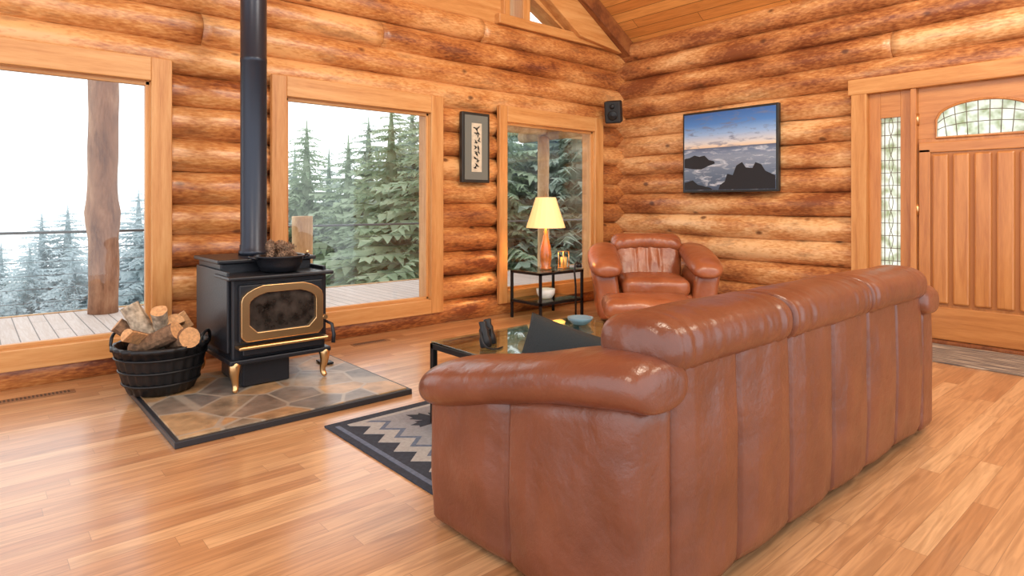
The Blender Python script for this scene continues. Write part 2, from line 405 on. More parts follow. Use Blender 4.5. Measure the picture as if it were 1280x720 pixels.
cg=group('ceiling')
def slab(name,x0,x1):
    z0=3.27+.62*(6.42-x0) if x0>=RX else zr-.62*(RX-x0)
    z1=3.27+.62*(6.42-x1) if x1>=RX else zr-.62*(RX-x1)
    v=[(x0,-2.2,z0),(x1,-2.2,z1),(x1,5.4,z1),(x0,5.4,z0)]
    v+= [(a,b,c+.12) for a,b,c in v]
    return mk(name,v,[(0,1,2,3),(4,5,6,7),(0,1,5,4),(1,2,6,5),(2,3,7,6),(3,0,4,7)],M_ceil,cg)
slab('boards_right',RX,6.9); slab('boards_left',-2.6,RX)

box('floor',-3.2,6.66,-2.2,5.33,-.12,0,M_floor)

# ---------------------------------------------------------------- windows
for n,(ca,cb,ga,gb) in enumerate(WIN,1):
    w=group('window_%d'%n,((ca+cb)/2,5.12,1.2))
    y0,y1=5.085,5.135
    box('casing_left',ca,ga,y0,y1,ZB,ZT,M_trimz,w,.006)
    box('casing_right',gb,cb,y0,y1,ZB,ZT,M_trimz,w,.006)
    box('casing_top',ga,gb,y0,y1,2.09,ZT,M_trimx,w,.006)
    box('casing_bottom',ga,gb,y0,y1,ZB,.265,M_trimx,w,.006)
    box('jamb_left',ga-.03,ga+.006,5.12,5.30,.25,2.10,M_trimz,w)
    box('jamb_right',gb-.006,gb+.03,5.12,5.30,.25,2.10,M_trimz,w)
    box('jamb_top',ga,gb,5.12,5.30,2.085,2.11,M_trimx,w)
    box('sill',ga,gb,5.12,5.30,.24,.272,M_trimx,w)
    box('sash_left',ga,ga+.03,5.135,5.18,.27,2.09,M_trimz,w,.004)
    box('sash_right',gb-.03,gb,5.135,5.18,.27,2.09,M_trimz,w,.004)
    box('sash_top',ga,gb,5.135,5.18,2.06,2.09,M_trimx,w,.004)
    box('sash_bottom',ga,gb,5.135,5.18,.27,.295,M_trimx,w,.004)
    box('glass',ga+.02,gb-.02,5.155,5.16,.285,2.07,M_glass,w)

# ---------------------------------------------------------------- door
d=group('door_1',(6.36,1.4,0))
box('casing_left',6.29,6.36,2.19,2.324,0,2.36,M_trimz,d,.006)
box('casing_right',6.29,6.36,.70,.84,0,2.36,M_trimz,d,.006)
box('casing_top',6.285,6.37,.70,2.35,2.225,2.37,M_trimy,d,.006)
box('jamb',6.36,6.66,2.19,2.30,0,2.3,M_trimz,d)
box('jamb_r',6.36,6.66,.74,.84,0,2.3,M_trimz,d)
box('jamb_t',6.36,6.66,.74,2.30,2.22,2.32,M_trimz,d)
box('mullion',6.30,6.5,1.79,1.835,0,2.225,M_door,d,.005)
box('side_stile_l',6.35,6.41,2.09,2.19,0,2.225,M_door,d,.004)
box('side_stile_r',6.35,6.41,1.835,1.926,0,2.225,M_door,d,.004)
box('side_rail_top',6.35,6.41,1.926,2.09,1.99,2.225,M_doorh,d,.004)
box('side_rail_bot',6.35,6.41,1.926,2.09,0,.607,M_door,d,.004)
box('side_glass',6.375,6.385,1.92,2.10,.6,2.0,M_leaded,d)
M_lead=simple('lead_came',(.16,.13,.10),.5,.3)
for yy in (1.955,2.06): box('came',6.366,6.374,yy-.003,yy+.003,.6,2.0,M_lead,d)
for i in range(12):
    zz=.68+i*.115; box('came_h',6.366,6.374,1.926,2.09,zz-.003,zz+.003,M_lead,d)
for s in (-1,1):
    tube('came_wave',[(6.368,2.008+s*.018*math.sin(i*math.pi/4),.61+i*.0434) for i in range(33)],.003,M_lead,d,seg=5)
Y0,Y1=.842,1.788; yc=(Y0+Y1)/2; hw=.335
X0,X1=6.355,6.40
box('slab_lower',X0,X1,Y0,Y1,.02,1.775,M_door,d,.004)
def arch(y): return 1.93+.145*math.sqrt(max(0,1-((y-yc)/hw)**2))
pts=[(Y1,1.775),(Y1,2.222),(Y0,2.222),(Y0,1.775),(yc-hw,1.775)]
pts+=[(yc-hw+2*hw*i/24,arch(yc-hw+2*hw*i/24)) for i in range(25)]+[(yc+hw,1.775)]
prism('slab_upper',pts,'x',X0,X1,M_doorh,d)
box('fan_glass',6.375,6.385,yc-hw,yc+hw,1.77,2.09,M_leaded,d)
rim=[(6.35,yc-hw,1.775)]+[(6.35,yc-hw+2*hw*i/24,arch(yc-hw+2*hw*i/24)) for i in range(25)]+[(6.35,yc+hw,1.775),(6.35,yc-hw,1.775)]
tube('fan_bead',rim,.011,M_door,d,seg=6)
for i in range(1,9):
    yy=yc-hw+2*hw*i/9; tube('came',[(6.372,yy,1.775),(6.372,yc+(yy-yc)*1.12,arch(yc+(yy-yc)*1.0))],.0035,M_lead,d,seg=5)
for s in (.4,.72):
    tube('came_arc',[(6.372,yc-hw*.98+2*hw*.98*i/20,1.775+s*(arch(yc-hw*.98+2*hw*.98*i/20)-1.775)) for i in range(21)],.0035,M_lead,d,seg=5)
M_groove=simple('door_groove',(.44,.165,.045),.5)
box('panel_back',6.349,6.356,1.69,.94,.33,1.64,M_groove,d)
np_=5; w_=(1.69-.94)/np_
for i in range(np_):
    a=.94+i*w_
    o=box('panel_board',6.322,6.352,a+.016,a+w_-.016,.34,1.63,M_door,d,.024)
box('panel_frame_l',6.335,6.357,1.69,Y1-.01,.2,1.68,M_door,d,.006)
box('panel_frame_r',6.335,6.357,Y0+.01,.94,.2,1.68,M_door,d,.006)
box('bottom_rail',6.335,6.357,Y0+.01,Y1-.01,.03,.31,M_doorh,d,.006)
box('mid_rail',6.335,6.357,Y0+.01,Y1-.01,1.65,1.74,M_doorh,d,.006)
box('threshold',6.28,6.6,.78,2.25,0,.025,M_dark,d,.005)
for zz in (.35,1.15,1.95): cyl('hinge',(6.345,1.79,zz-.05),(6.345,1.79,zz+.05),.012,M_gold,d)

# ---------------------------------------------------------------- hearth
h=group('hearth_pad',(1.44,3.98,0))
box('edge',.76,2.11,3.37,4.62,0,.034,M_stoneedge,h,.004)
box('stones',.785,2.085,3.395,4.60,.03,.042,M_stone,h,.003)

# ---------------------------------------------------------------- stove
st=group('wood_stove',(1.515,4.35,.042))
B=M_iron
prism('body',[(3.99,.23),(4.72,.23),(4.72,.82),(4.22,.82),(4.22,.735),(3.99,.735)],'x',1.215,1.815,B,st,.012)
box('top_plate',1.19,1.84,4.19,4.75,.815,.842,B,st,.008)
box('front_plate',1.18,1.85,3.93,4.24,.732,.755,B,st,.008)
box('side_shield_l',1.195,1.215,4.02,4.70,.28,.78,B,st,.006)
box('side_shield_r',1.815,1.835,4.02,4.70,.28,.78,B,st,.006)
box('bottom_plate',1.19,1.84,3.95,4.74,.215,.245,B,st,.008)
box('ash_box',1.30,1.60,4.06,4.5,.045,.22,B,st,.01)
def archshape(cx,zb,zs,zt,w,c,n=12):
    p=[(cx-w+c,zb),(cx+w-c,zb),(cx+w,zb+c),(cx+w,zs)]
    for i in range(1,n):
        a=math.pi*i/n
        x=math.cos(a)*w; p.append((cx+x,zs+(zt-zs)*min(1,math.sin(a)*1.15)))
    p.append((cx-w,zs)); p.append((cx-w,zb+c)); return p
def ringprism(name,o,i,y0,y1,mat,p):
    n=len(o); v=[(x,y0,z) for x,z in o]+[(x,y0,z) for x,z in i]+[(x,y1,z) for x,z in o]+[(x,y1,z) for x,z in i]; f=[]
    for k in range(n):
        q=(k+1)%n
        f+=[(k,q,n+q,n+k),(2*n+k,2*n+q,3*n+q,3*n+k),(k,q,2*n+q,2*n+k),(n+k,n+q,3*n+q,3*n+k)]
    return mk(name,v,f,mat,p,bevel=.004)
box('door_plate',1.25,1.785,3.965,3.99,.345,.70,B,st,.008)
ringprism('door_frame',archshape(1.515,.352,.60,.695,.262,.03),archshape(1.515,.405,.58,.648,.212,.05),3.935,3.967,M_gold,st)
prism('door_glass',archshape(1.515,.39,.59,.66,.222,.05),'y',3.955,3.966,M_firegl,st)
box('ash_lip',1.23,1.80,3.90,3.99,.312,.330,M_gold,st,.006)
box('ash_lip_bracket',1.26,1.77,3.93,3.99,.27,.312,B,st,.006)
tube('door_handle',[(1.80,3.96,.42),(1.83,3.92,.40),(1.835,3.90,.33),(1.83,3.90,.28)],[.010,.011,.013,.014],B,st,seg=8)
cyl('door_latch',(1.79,3.965,.45),(1.79,3.93,.45),.015,M_gold,st)
for i,(lx,ly,sx,sy) in enumerate(((1.235,3.99,-1,-1),(1.795,3.99,1,-1),(1.235,4.69,-1,1),(1.795,4.69,1,1))):
    P=[(lx,ly,.24),(lx+sx*.012,ly+sy*.015,.20),(lx+sx*.01,ly+sy*.012,.14),(lx-sx*.004,ly-sy*.004,.09),(lx+sx*.006,ly+sy*.012,.058),(lx+sx*.012,ly+sy*.03,.052)]
    tube('leg_%d'%(i+1),P,[.042,.038,.026,.019,.022,.012],M_gold,st,seg=10,sub=1)
for i in range(6): box('top_slot',1.66+.025*i,1.672+.025*i,4.3,4.66,.842,.846,M_blk,st)
tube('damper_knob',[(1.80,4.25,.845),(1.80,4.25,.875)],[.008,.016],M_gold,st,seg=8)
sp=group('stove_pipe',(1.516,4.5,.84))
prof=[(.10,.0),(.10,.03),(.092,.035),(.092,.07),(.087,.075),(.087,1.35),(.089,1.352),(.089,1.38),(.087,1.382),(.087,2.6),(.091,2.602),(.091,2.65),(.087,2.66),(.087,5.43)]
lathe('pipe',prof,(1.516,4.5,.843),M_pipe,sp,32)

pc=group('cast_iron_pot',(1.545,4.09,.755))
c=(1.545,4.09,.756)
lathe('pot',[(.09,0),(.115,.008),(.135,.05),(.148,.095),(.158,.10),(.158,.108),(.142,.108),(.13,.06),(.10,.02),(.02,.015)],c,M_iron,pc)
for s in (-1,1):
    tube('handle',[(c[0]+s*.15,c[1]-.035,c[2]+.09),(c[0]+s*.185,c[1]-.03,c[2]+.10),(c[0]+s*.195,c[1],c[2]+.104),(c[0]+s*.185,c[1]+.03,c[2]+.10),(c[0]+s*.15,c[1]+.035,c[2]+.09)],.008,M_iron,pc,seg=8)
def cone(parent,p,s,rotm):
    v=[];f=[]
    for ring in range(7):
        fr=ring/6; rr=s*.55*math.sin(math.pi*(.18+.75*fr)); zz=s*(fr-.5)*1.5
        for k in range(9):
            a=2*math.pi*(k+.5*(ring%2))/9
            b=len(v)
            for (da,dr,dz) in ((-.3,.45,0),(.3,.45,0),(.25,1.15,.16*s),(-.25,1.15,.16*s)):
                q=Vector((rr*dr*math.cos(a+da),rr*dr*math.sin(a+da),zz+dz)); v.append(Vector(p)+rotm@q)
            f.append((b,b+1,b+2,b+3))
    mk('pine_cone',v,f,M_cone,parent)
    lathe('cone_core',[(s*.1,-s*.7),(s*.38,-s*.4),(s*.42,0),(s*.25,s*.45),(s*.05,s*.7)],(0,0,0),M_cone,parent,8,M=Matrix.Translation(Vector(p))@rotm.to_4x4())
for (dx,dy,dz) in ((-.07,-.03,.11),(.0,-.07,.115),(.07,-.02,.11),(-.03,.06,.115),(.05,.06,.115),(0,0,.17),(-.055,.01,.165),(.05,-.01,.16)):
    cone(pc,(c[0]+dx,c[1]+dy,c[2]+dz),.06,Matrix.Rotation(random.uniform(0,3),3,'X')@Matrix.Rotation(random.uniform(0,3),3,'Y'))

fb=group('firewood_basket',(.91,4.36,.042)); c=(.91,4.36,.044)
lathe('bucket',[(.15,0),(.18,.01),(.21,.08),(.24,.20),(.258,.27),(.270,.275),(.270,.30),(.25,.30),(.235,.26),(.195,.09),(.165,.03),(.01,.025)],c,M_blk,fb,96,.022,24)
for i in range(3):
    zz=[.07,.15,.23][i]; rr=[.213,.233,.253][i]
    tube('hoop',[(c[0]+rr*math.cos(a*math.pi/16),c[1]+rr*math.sin(a*math.pi/16),c[2]+zz) for a in range(33)],.007,M_blk,fb,seg=6)
for a0 in (-.6,2.54):
    tube('handle',[(c[0]+.27*math.cos(a0+t),c[1]+.27*math.sin(a0+t),c[2]+.28+hh) for t,hh in ((-.35,0),(-.28,.07),(0,.09),(.28,.07),(.35,0))],.011,M_blk,fb,seg=8,sub=1)
fw=fb
def flog(p,dirv,L,r,barkm,half=False):
    dv=Vector(dirv).normalized(); q=Vector((0,0,1)).rotation_difference(dv).to_matrix().to_4x4(); M=Matrix.Translation(Vector(p))@q
    K=14; n=6; v=[];f=[];fm=[]
    sd=random.random()*30
    for i in range(n+1):
        for k in range(K):
            a=2*math.pi*k/K; rr=r*(1+.12*noise.noise(Vector((math.cos(a)*1.5+sd,math.sin(a)*1.5,i*.4))))
            y=math.sin(a)*rr
            if half: y=max(y,-.15*r)
            v.append((math.cos(a)*rr,y,-L/2+L*i/n))
    for i in range(n):
        for k in range(K):
            k2=(k+1)%K; f.append((i*K+k,i*K+k2,(i+1)*K+k2,(i+1)*K+k)); fm.append(1 if half and math.sin(2*math.pi*(k+.5)/K)<-.15 else 0)
    f.append(tuple(range(K)));fm.append(1); f.append(tuple(n*K+k for k in range(K)));fm.append(1)
    mk('split_log',v,f,None,fw,M=M,mats=[barkm,M_cutw],fm=fm)
flog((.82,4.38,.42),(-.35,.2,.75),.36,.055,M_birch)
flog((.86,4.27,.37),(.5,-.6,.35),.32,.055,M_barkw)
flog((.98,4.26,.36),(.2,-.9,.2),.30,.062,M_barkw)
flog((.93,4.40,.38),(.8,.1,.45),.34,.06,M_barkw,True)
flog((1.0,4.42,.42),(-.2,-.8,.25),.28,.055,M_barkw,True)
flog((.80,4.44,.37),(-.6,.1,.5),.30,.045,M_barkw)
flog((.90,4.33,.46),(-.2,-.5,.75),.22,.045,M_birch)
flog((.80,4.30,.38),(-.6,-.5,.3),.28,.042,M_barkw,True)

for i,(a,b) in enumerate(((.08,.52),(2.45,2.80))):
    g=group('floor_vent' if i==0 else 'floor_vent.001',((a+b)/2,4.86,0))
    box('plate',a,b,4.82,4.90,0,.005,M_vent,g,.002)
    n=int((b-a-.04)/.02)
    for k in range(n): box('slat',a+.02+k*.02,a+.03+k*.02,4.835,4.885,.005,.007,M_slat,g)

ft=group('fireplace_shovel',(1.98,4.42,.042))
tube('shaft',[(1.95,4.36,.07),(1.99,4.56,.45),(2.0,4.60,.62)],.007,M_blk,ft,seg=6)
prism('pan',[(1.91,4.25),(1.99,4.23),(2.0,4.36),(1.92,4.38)],'z',.045,.06,M_blk,ft,.004)

# ---------------------------------------------------------------- rug
M_rugd=simple('rug_charcoal',(.030,.038,.058),.95,0,0,60,0,.25)
M_rugg=simple('rug_grey',(.36,.36,.36),.95,0,0,60,0,.12)
M_rugb=simple('rug_slate',(.11,.14,.21),.95,0,0,60,0,.2)
M_rugt=simple('rug_field',(.26,.27,.30),.95,0,0,60,0,.12)
rg=group('area_rug',(2.45,2.5,0)); RX0,RX1,RY0,RY1=1.44,3.55,2.0,3.18
box('base',RX0,RX1,RY0,RY1,0,.010,M_rugd,rg,.003)
box('field',RX0+.30,RX1-.30,RY0+.02,RY1-.10,.0095,.0112,M_rugt,rg)
def zigband(x,s,mat,z,amp,w,n=7):
    top=[];bot=[]; y0,y1=RY0+.02,RY1-.10
    st_=n*4
    for i in range(st_+1):
        y=y0+(y1-y0)*i/st_; off=amp*(0,.5,1,.5)[i%4]
        top.append((x+s*off,y)); bot.append((x+s*(off+w),y))
    prism('zigzag',top+bot[::-1],'z',.0095,z,mat,rg)
for s,x in ((1,RX0),(-1,RX1)):
    zigband(x+s*.10,s,M_rugg,.0116,.085,.09)
    zigband(x+s*.19,s,M_rugb,.0121,.085,.035)
    zigband(x+s*.225,s,M_rugt,.0118,.085,.09)
    box('stripe',min(x+s*.035,x+s*.06),max(x+s*.035,x+s*.06),RY0+.02,RY1-.06,.0095,.0115,M_rugb,rg)
box('band',RX0+.1,RX1-.1,RY1-.10,RY1-.07,.0095,.0118,M_rugg,rg)
def leaf(cx,cy,s,rot):
    base=[(0,-1),(.06,-.45),(.5,-.6),(.42,-.35),(.95,-.1),(.8,0),(.9,.3),(.55,.2),(.5,.35),(.25,.1),(.35,.65),(.18,.6),(0,1)]
    pts=base+[(-x,y) for x,y in base[-2:0:-1]]
    c_,s_=math.cos(rot),math.sin(rot)
    prism('leaf_motif',[(cx+s*(x*c_-y*s_),cy+s*(x*s_+y*c_)) for x,y in pts],'z',.0095,.0128,M_rugd,rg)
leaf(1.93,2.90,.15,.5); leaf(2.5,2.90,.15,-.3); leaf(3.05,2.90,.15,.6); leaf(1.93,2.38,.15,-.4)

dm=group('entry_mat',(5.9,1.2,0))
def matmat():
    m,nt,b=newmat('woven_mat'); N=nt.nodes.new; L=nt.links.new
    tc=N('ShaderNodeTexCoord'); mp=N('ShaderNodeMapping'); mp.inputs['Scale'].default_value=(60,4,1); L(tc.outputs['Object'],mp.inputs['Vector'])
    nz=N('ShaderNodeTexNoise'); nz.inputs['Scale'].default_value=1; nz.inputs['Detail'].default_value=3; L(mp.outputs['Vector'],nz.inputs['Vector'])
    r=N('ShaderNodeValToRGB'); e=r.color_ramp.elements; e[0].position=.35; e[0].color=(.06,.06,.08,1); e[1].position=.65; e[1].color=(.50,.42,.33,1); x=e.new(.5); x.color=(.22,.17,.13,1)
    L(nz.outputs['Fac'],r.inputs['Fac']); L(r.outputs['Color'],b.inputs['Base Color']); b.inputs['Roughness'].default_value=.95; return m
box('weave',5.52,6.22,.35,2.1,0,.012,matmat(),dm,.004)

# ---------------------------------------------------------------- sofa
so=group('leather_sofa',(1.32,1.02,0))
seams=[1.86,2.22,2.59,2.95,3.31]
def backdef(x,y,z):
    if y<1.12:
        k=0
        for s in seams: k+=.012*math.exp(-((x-s)/.008)**2)
        k-=.010*min(1,min(abs(x-s) for s in seams+[1.49,3.70])/.1)
        k-=.012*math.sin(math.pi*min(1,max(0,z/.8)))
        k+=.006*noise.noise(Vector((x*6,z*4,1)))
        y+=k
    return x,y,z
rounded('back_panel',(2.595,1.16,.42),(2.22,.26,.76),.03,M_leather,so,(280,10,22),backdef)
def armpanel(x0,s,name):
    def df(x,y,z):
        z=z*(1-.24*max(0,(y-1.1)/.87))
        if (s>0 and x<x0+.06) or (s<0 and x>x0-.06):
            k=.012*math.exp(-((y-1.53)/.008)**2)-.012*min(1,abs(y-1.53)/.1)-.012*math.sin(math.pi*min(1,max(0,z/.62)))
            k+=.007*noise.noise(Vector((y*6,z*6,4)))
            x+=s*k
        return x,y,z
    xc=x0+s*.09
    rounded(name,(xc,1.495,.335),(.18,.95,.63),.035,M_leather,so,(12,110,20),df)
armpanel(1.325,1,'arm_panel_near'); armpanel(3.865,-1,'arm_panel_far')
def armpad(cx,s,name):
    R=[]
    for (y,dx,zc,a,b) in ((.985,-.03,.685,.06,.03),(.99,-.03,.692,.115,.062),(1.03,-.03,.705,.14,.08),(1.16,-.02,.695,.17,.088),(1.32,0,.668,.19,.088),(1.50,0,.618,.19,.084),(1.68,-.01,.576,.19,.086),(1.82,-.012,.545,.20,.094),(1.94,-.015,.520,.20,.094),(2.02,-.01,.502,.165,.076),(2.055,-.01,.495,.08,.04)):
        R.append(ering('y',y,cx+dx*s,zc,a,b,14,.85))
    loft(name,R,M_leather,so)
armpad(1.455,1,'arm_pad_near'); armpad(3.745,-1,'arm_pad_far')
bnd=[1.42,2.19,2.93,3.73]
for n in range(3):
    a,b=bnd[n],bnd[n+1]; R=[]
    N_=44
    for i in range(N_+1):
        t=i/N_; x=a+(b-a)*t
        e=min(t,1-t)*(b-a)
        k=math.sqrt(max(0,1-(1-min(1,e/.04))**2))*.12+.88
        if (n==0 and t<.5) or (n==2 and t>.5): k=math.sqrt(max(0.0,1-(1-min(1,e/.07))**2))*.9+.1
        pl=1+(.04*math.sin(i*2.1)+.03*math.sin(i*1.3+n))*math.exp(-e/.16)
        zc=.79+.010*noise.noise(Vector((x*3,0,0)))
        cyy=1.13
        R.append(ering('x',x,cyy,zc,.145*k*pl,.092*k*pl,20,.80))
    loft('head_roll_%d'%(n+1),R,M_leather,so,1)
    rounded('back_cushion_%d'%(n+1),((max(a,1.56)+min(b,3.64))/2,1.33,.54),(min(b,3.64)-max(a,1.56)-.02,.18,.34),.085,M_leather,so,(20,8,12),wr=.01)
    sa=1.62+(3.58-1.62)*n/3; sb=1.62+(3.58-1.62)*(n+1)/3
    rounded('seat_cushion_%d'%(n+1),((sa+sb)/2,1.66,.315),(sb-sa-.01,.66,.16),.06,M_leather,so,(16,16,6),puff=.02,wr=.008)
box('seat_base',1.5,3.7,1.2,1.93,.05,.25,M_leather,so,.02)
for x in (1.42,3.78):
    for y in (1.12,1.88): cyl('foot',(x,y,0),(x,y,.05),.03,M_blk,so)

def pillow(name,c,w,hh,t,M3,mat,parent):
    n=16; v=[];f=[]
    for side in (1,-1):
        b=len(v)
        for i in range(n+1):
            for j in range(n+1):
                u=-1+2*i/n; q=-1+2*j/n
                th=t*((1-u**4)*(1-q**4))**.5
                sc=1-.06*(1-abs(u)**2)*abs(q)**3; sd=1-.06*(1-abs(q)**2)*abs(u)**3
                v.append((w/2*u*sd,side*th,hh/2*q*sc))
        for i in range(n):
            for j in range(n): f.append((b+i*(n+1)+j,b+(i+1)*(n+1)+j,b+(i+1)*(n+1)+j+1,b+i*(n+1)+j+1))
    M=Matrix.Translation(Vector(c))@M3.to_4x4()
    ob=mk(name,v,f,mat,parent,smooth=True,M=M)
    bm=bmesh.new(); bm.from_mesh(ob.data); bmesh.ops.remove_doubles(bm,verts=bm.verts,dist=.0005); bmesh.ops.recalc_face_normals(bm,faces=bm.faces); bm.to_mesh(ob.data); bm.free()
tp=group('throw_pillow',(1.83,1.76,.54))
pillow('cushion',(1.82,1.735,.54),.54,.33,.055,Matrix.Rotation(math.radians(98),3,'Z')@Matrix.Rotation(math.radians(20),3,'X')@Matrix.Rotation(math.radians(-8),3,'Y'),M_pillow,tp)

# ---------------------------------------------------------------- coffee table
ct=group('coffee_table',(2.47,2.5,0)); X0,X1,Y0_,Y1_=1.89,3.05,2.15,2.84; t_=.03
for x in (X0,X1-t_):
    for y in (Y0_,Y1_-t_): box('leg',x,x+t_,y,y+t_,.013,.44,M_blk,ct,.003)
for zz in (.415,.12):
    box('rail_front',X0,X1,Y0_,Y0_+t_,zz,zz+.03,M_blk,ct,.003); box('rail_back',X0,X1,Y1_-t_,Y1_,zz,zz+.03,M_blk,ct,.003)
    box('rail_left',X0,X0+t_,Y0_,Y1_,zz,zz+.03,M_blk,ct,.003); box('rail_right',X1-t_,X1,Y0_,Y1_,zz,zz+.03,M_blk,ct,.003)
box('glass_top',X0+.005,X1-.005,Y0_+.005,Y1_-.005,.445,.455,M_tglass,ct,.002)
box('glass_shelf',X0+.02,X1-.02,Y0_+.02,Y1_-.02,.150,.156,M_tglass,ct)
bn=group('binoculars',(2.05,2.53,.455))
for s in (-1,1):
    Mx=Matrix.Translation((2.05+s*.032,2.53+s*.02,.458))@Matrix.Rotation(math.radians(-14),4,'X')
    lathe('barrel',[(.028,0),(.031,.005),(.031,.045),(.024,.06),(.026,.09),(.018,.105),(.021,.13),(.017,.135)],(0,0,0),M_blk,bn,20,M=Mx)
box('bridge',2.03,2.07,2.53,2.56,.50,.55,M_blk,bn,.005)
tube('strap',[(2.02,2.56,.57),(1.97,2.50,.52),(1.97,2.46,.462),(2.04,2.43,.46),(2.1,2.47,.46)],.006,M_blk,bn,seg=6,sub=1)
gb_=group('glass_bowl',(2.85,2.62,.455))
lathe('bowl',[(.04,0),(.05,.006),(.07,.025),(.082,.045),(.077,.045),(.065,.028),(.03,.012)],(2.85,2.62,.456),simple('blue_glass',(.16,.26,.32),.08,0),gb_,24)

# ---------------------------------------------------------------- armchair (local coords, faces -y)
ac=group('leather_armchair',(5.40,3.96,0),math.radians(-46),False)
LM=M_leather2
rounded('base',(0,-.02,.19),(.72,.76,.24),.04,LM,ac)
rounded('seat_cushion',(0,-.12,.37),(.66,.66,.18),.07,LM,ac,(16,16,8),puff=.03,wr=.012)
for s in (-1,1):
    rounded('arm_panel',(s*.455,-.02,.29),(.24,.80,.48),.06,LM,ac,(8,20,10),lambda x,y,z,s=s:(x+s*.05*(z/.5)**2,y,z))
    R=[]
    for (y,dx,zc,a,b) in ((-.50,0,.53,.06,.03),(-.485,.0,.54,.12,.06),(-.42,.01,.555,.165,.09),(-.25,.015,.59,.17,.10),(0,.02,.635,.17,.105),(.22,.01,.68,.16,.10),(.38,-.02,.70,.13,.085),(.43,-.03,.70,.06,.04)):
        R.append(ering('y',y,s*(.48+dx),zc,a,b,14,.85))
    loft('arm_pad',R,LM,ac)
def bdef(x,y,z):
    f=(z-.35)/.5
    y+=.20*f; x*=1+.12*f
    if y<.38: y+=.018*(math.exp(-((x-.13)/.02)**2)+math.exp(-((x+.13)/.02)**2)+math.exp(-(x/.02)**2))*max(0,min(1,f*2))
    y+=.012*noise.noise(Vector((x*12,z*6,2)))
    return x,y,z
rounded('back',(0,.26,.58),(.70,.24,.58),.10,LM,ac,(48,10,22),bdef)
rounded('head_cushion',(0,.385,.785),(.76,.24,.15),.07,LM,ac,(40,10,8),lambda x,y,z:(x,y+.006*math.sin(x*60),z-.05*(x/.38)**2))
for x in (-.4,.4):
    for y in (-.34,.3): cyl('foot',(x,y,0),(x,y,.08),.03,M_blk,ac)
ot=group('leather_ottoman',(4.42,3.27,0),math.radians(-46),False)
rounded('base',(0,0,.18),(.66,.44,.20),.04,LM,ot)
rounded('cushion',(0,0,.315),(.78,.54,.16),.07,LM,ot,(20,16,8),puff=.025,wr=.012)
for x in (-.28,.28):
    for y in (-.17,.17): cyl('foot',(x,y,0),(x,y,.09),.025,M_blk,ot)

# ---------------------------------------------------------------- side table + lamp
sg=group('side_table',(4.65,4.76,0)); X0,X1,Y0_,Y1_=4.33,4.97,4.52,4.98; t_=.025
for x in (X0,X1-t_):
    for y in (Y0_,Y1_-t_): box('leg',x,x+t_,y,y+t_,0,.50,M_blk,sg,.002)
for zz in (.475,.17):
    box('rail_front',X0,X1,Y0_,Y0_+t_,zz,zz+.025,M_blk,sg); box('rail_back',X0,X1,Y1_-t_,Y1_,zz,zz+.025,M_blk,sg)
    box('rail_left',X0,X0+t_,Y0_,Y1_,zz,zz+.025,M_blk,sg); box('rail_right',X1-t_,X1,Y0_,Y1_,zz,zz+.025,M_blk,sg)
box('glass_top',X0-.005,X1+.005,Y0_-.005,Y1_+.005,.50,.51,M_tglass,sg)
box('shelf',X0+.01,X1-.01,Y0_+.01,Y1_-.01,.195,.203,M_tglass,sg)
wbx=group('white_dish',(4.6,4.7,.204)); lathe('dish',[(.05,0),(.07,.01),(.095,.05),(.10,.10),(.092,.10),(.08,.05),(.03,.015)],(4.6,4.72,.204),M_white,wbx,24)
lp=group('table_lamp',(4.60,4.72,.51)); c=(4.60,4.72,.51)
lathe('body',[(.055,0),(.062,.008),(.062,.02),(.05,.03),(.06,.10),(.062,.16),(.052,.24),(.03,.32),(.02,.37),(.018,.40),(.012,.41),(.012,.46)],c,M_amber,lp,28)
def shademat():
    m,nt,b=newmat('lamp_shade'); b.inputs['Base Color'].default_value=(.9,.68,.36,1); b.inputs['Emission Color'].default_value=(1,.56,.16,1); b.inputs['Emission Strength'].default_value=.6; b.inputs['Roughness'].default_value=.8; return m
MS=shademat()
v=[];f=[]; K=40
for (r,z) in ((.205,.44),(.17,.55),(.135,.66),(.105,.76)):
    for k in range(K):
        a=2*math.pi*k/K; rr=r*(1+.012*(k%2)); v.append((c[0]+rr*math.cos(a),c[1]+rr*math.sin(a),c[2]+z))
for j in range(3):
    for k in range(K): q=(k+1)%K; f.append((j*K+k,j*K+q,(j+1)*K+q,(j+1)*K+k))
mk('shade',v,f,MS,lp)
cyl('finial',(c[0],c[1],c[2]+.46),(c[0],c[1],c[2]+.80),.005,M_gold,lp)
L=bpy.data.lights.new('lamp_bulb','POINT'); L.energy=12; L.color=(1,.66,.3); L.shadow_soft_size=.05
lo=bpy.data.objects.new('lamp_bulb',L); COL.objects.link(lo); lo.location=(0,0,.60); lo.parent=lp
cd=group('candle_lantern',(4.83,4.68,.51))
cyl('candle',(4.83,4.68,.519),(4.83,4.68,.63),.035,M_candle,cd)
for a in range(4):
    x=4.83+.055*math.cos(a*math.pi/2+.7); y=4.68+.055*math.sin(a*math.pi/2+.7); cyl('post',(x,y,.51),(x,y,.69),.006,M_gold,cd,8)
for zz in (.511,.685): box('plate',4.785,4.875,4.635,4.725,zz,zz+.008,M_gold,cd,.002)
gs=group('gooseneck_stand',(4.72,4.42,0))
lathe('foot',[(.07,0),(.075,.006),(.07,.014),(.012,.02)],(4.72,4.40,0),M_blk,gs,20)
tube('stem',[(4.72,4.40,.015),(4.72,4.40,.35),(4.70,4.40,.50),(4.715,4.405,.58),(4.75,4.41,.60),(4.79,4.42,.57)],.010,M_blk,gs,seg=8)
lathe('head',[(.012,.02),(.03,0),(.032,-.03),(.03,-.03),(.01,.0)],(4.79,4.42,.57),M_blk,gs,16)

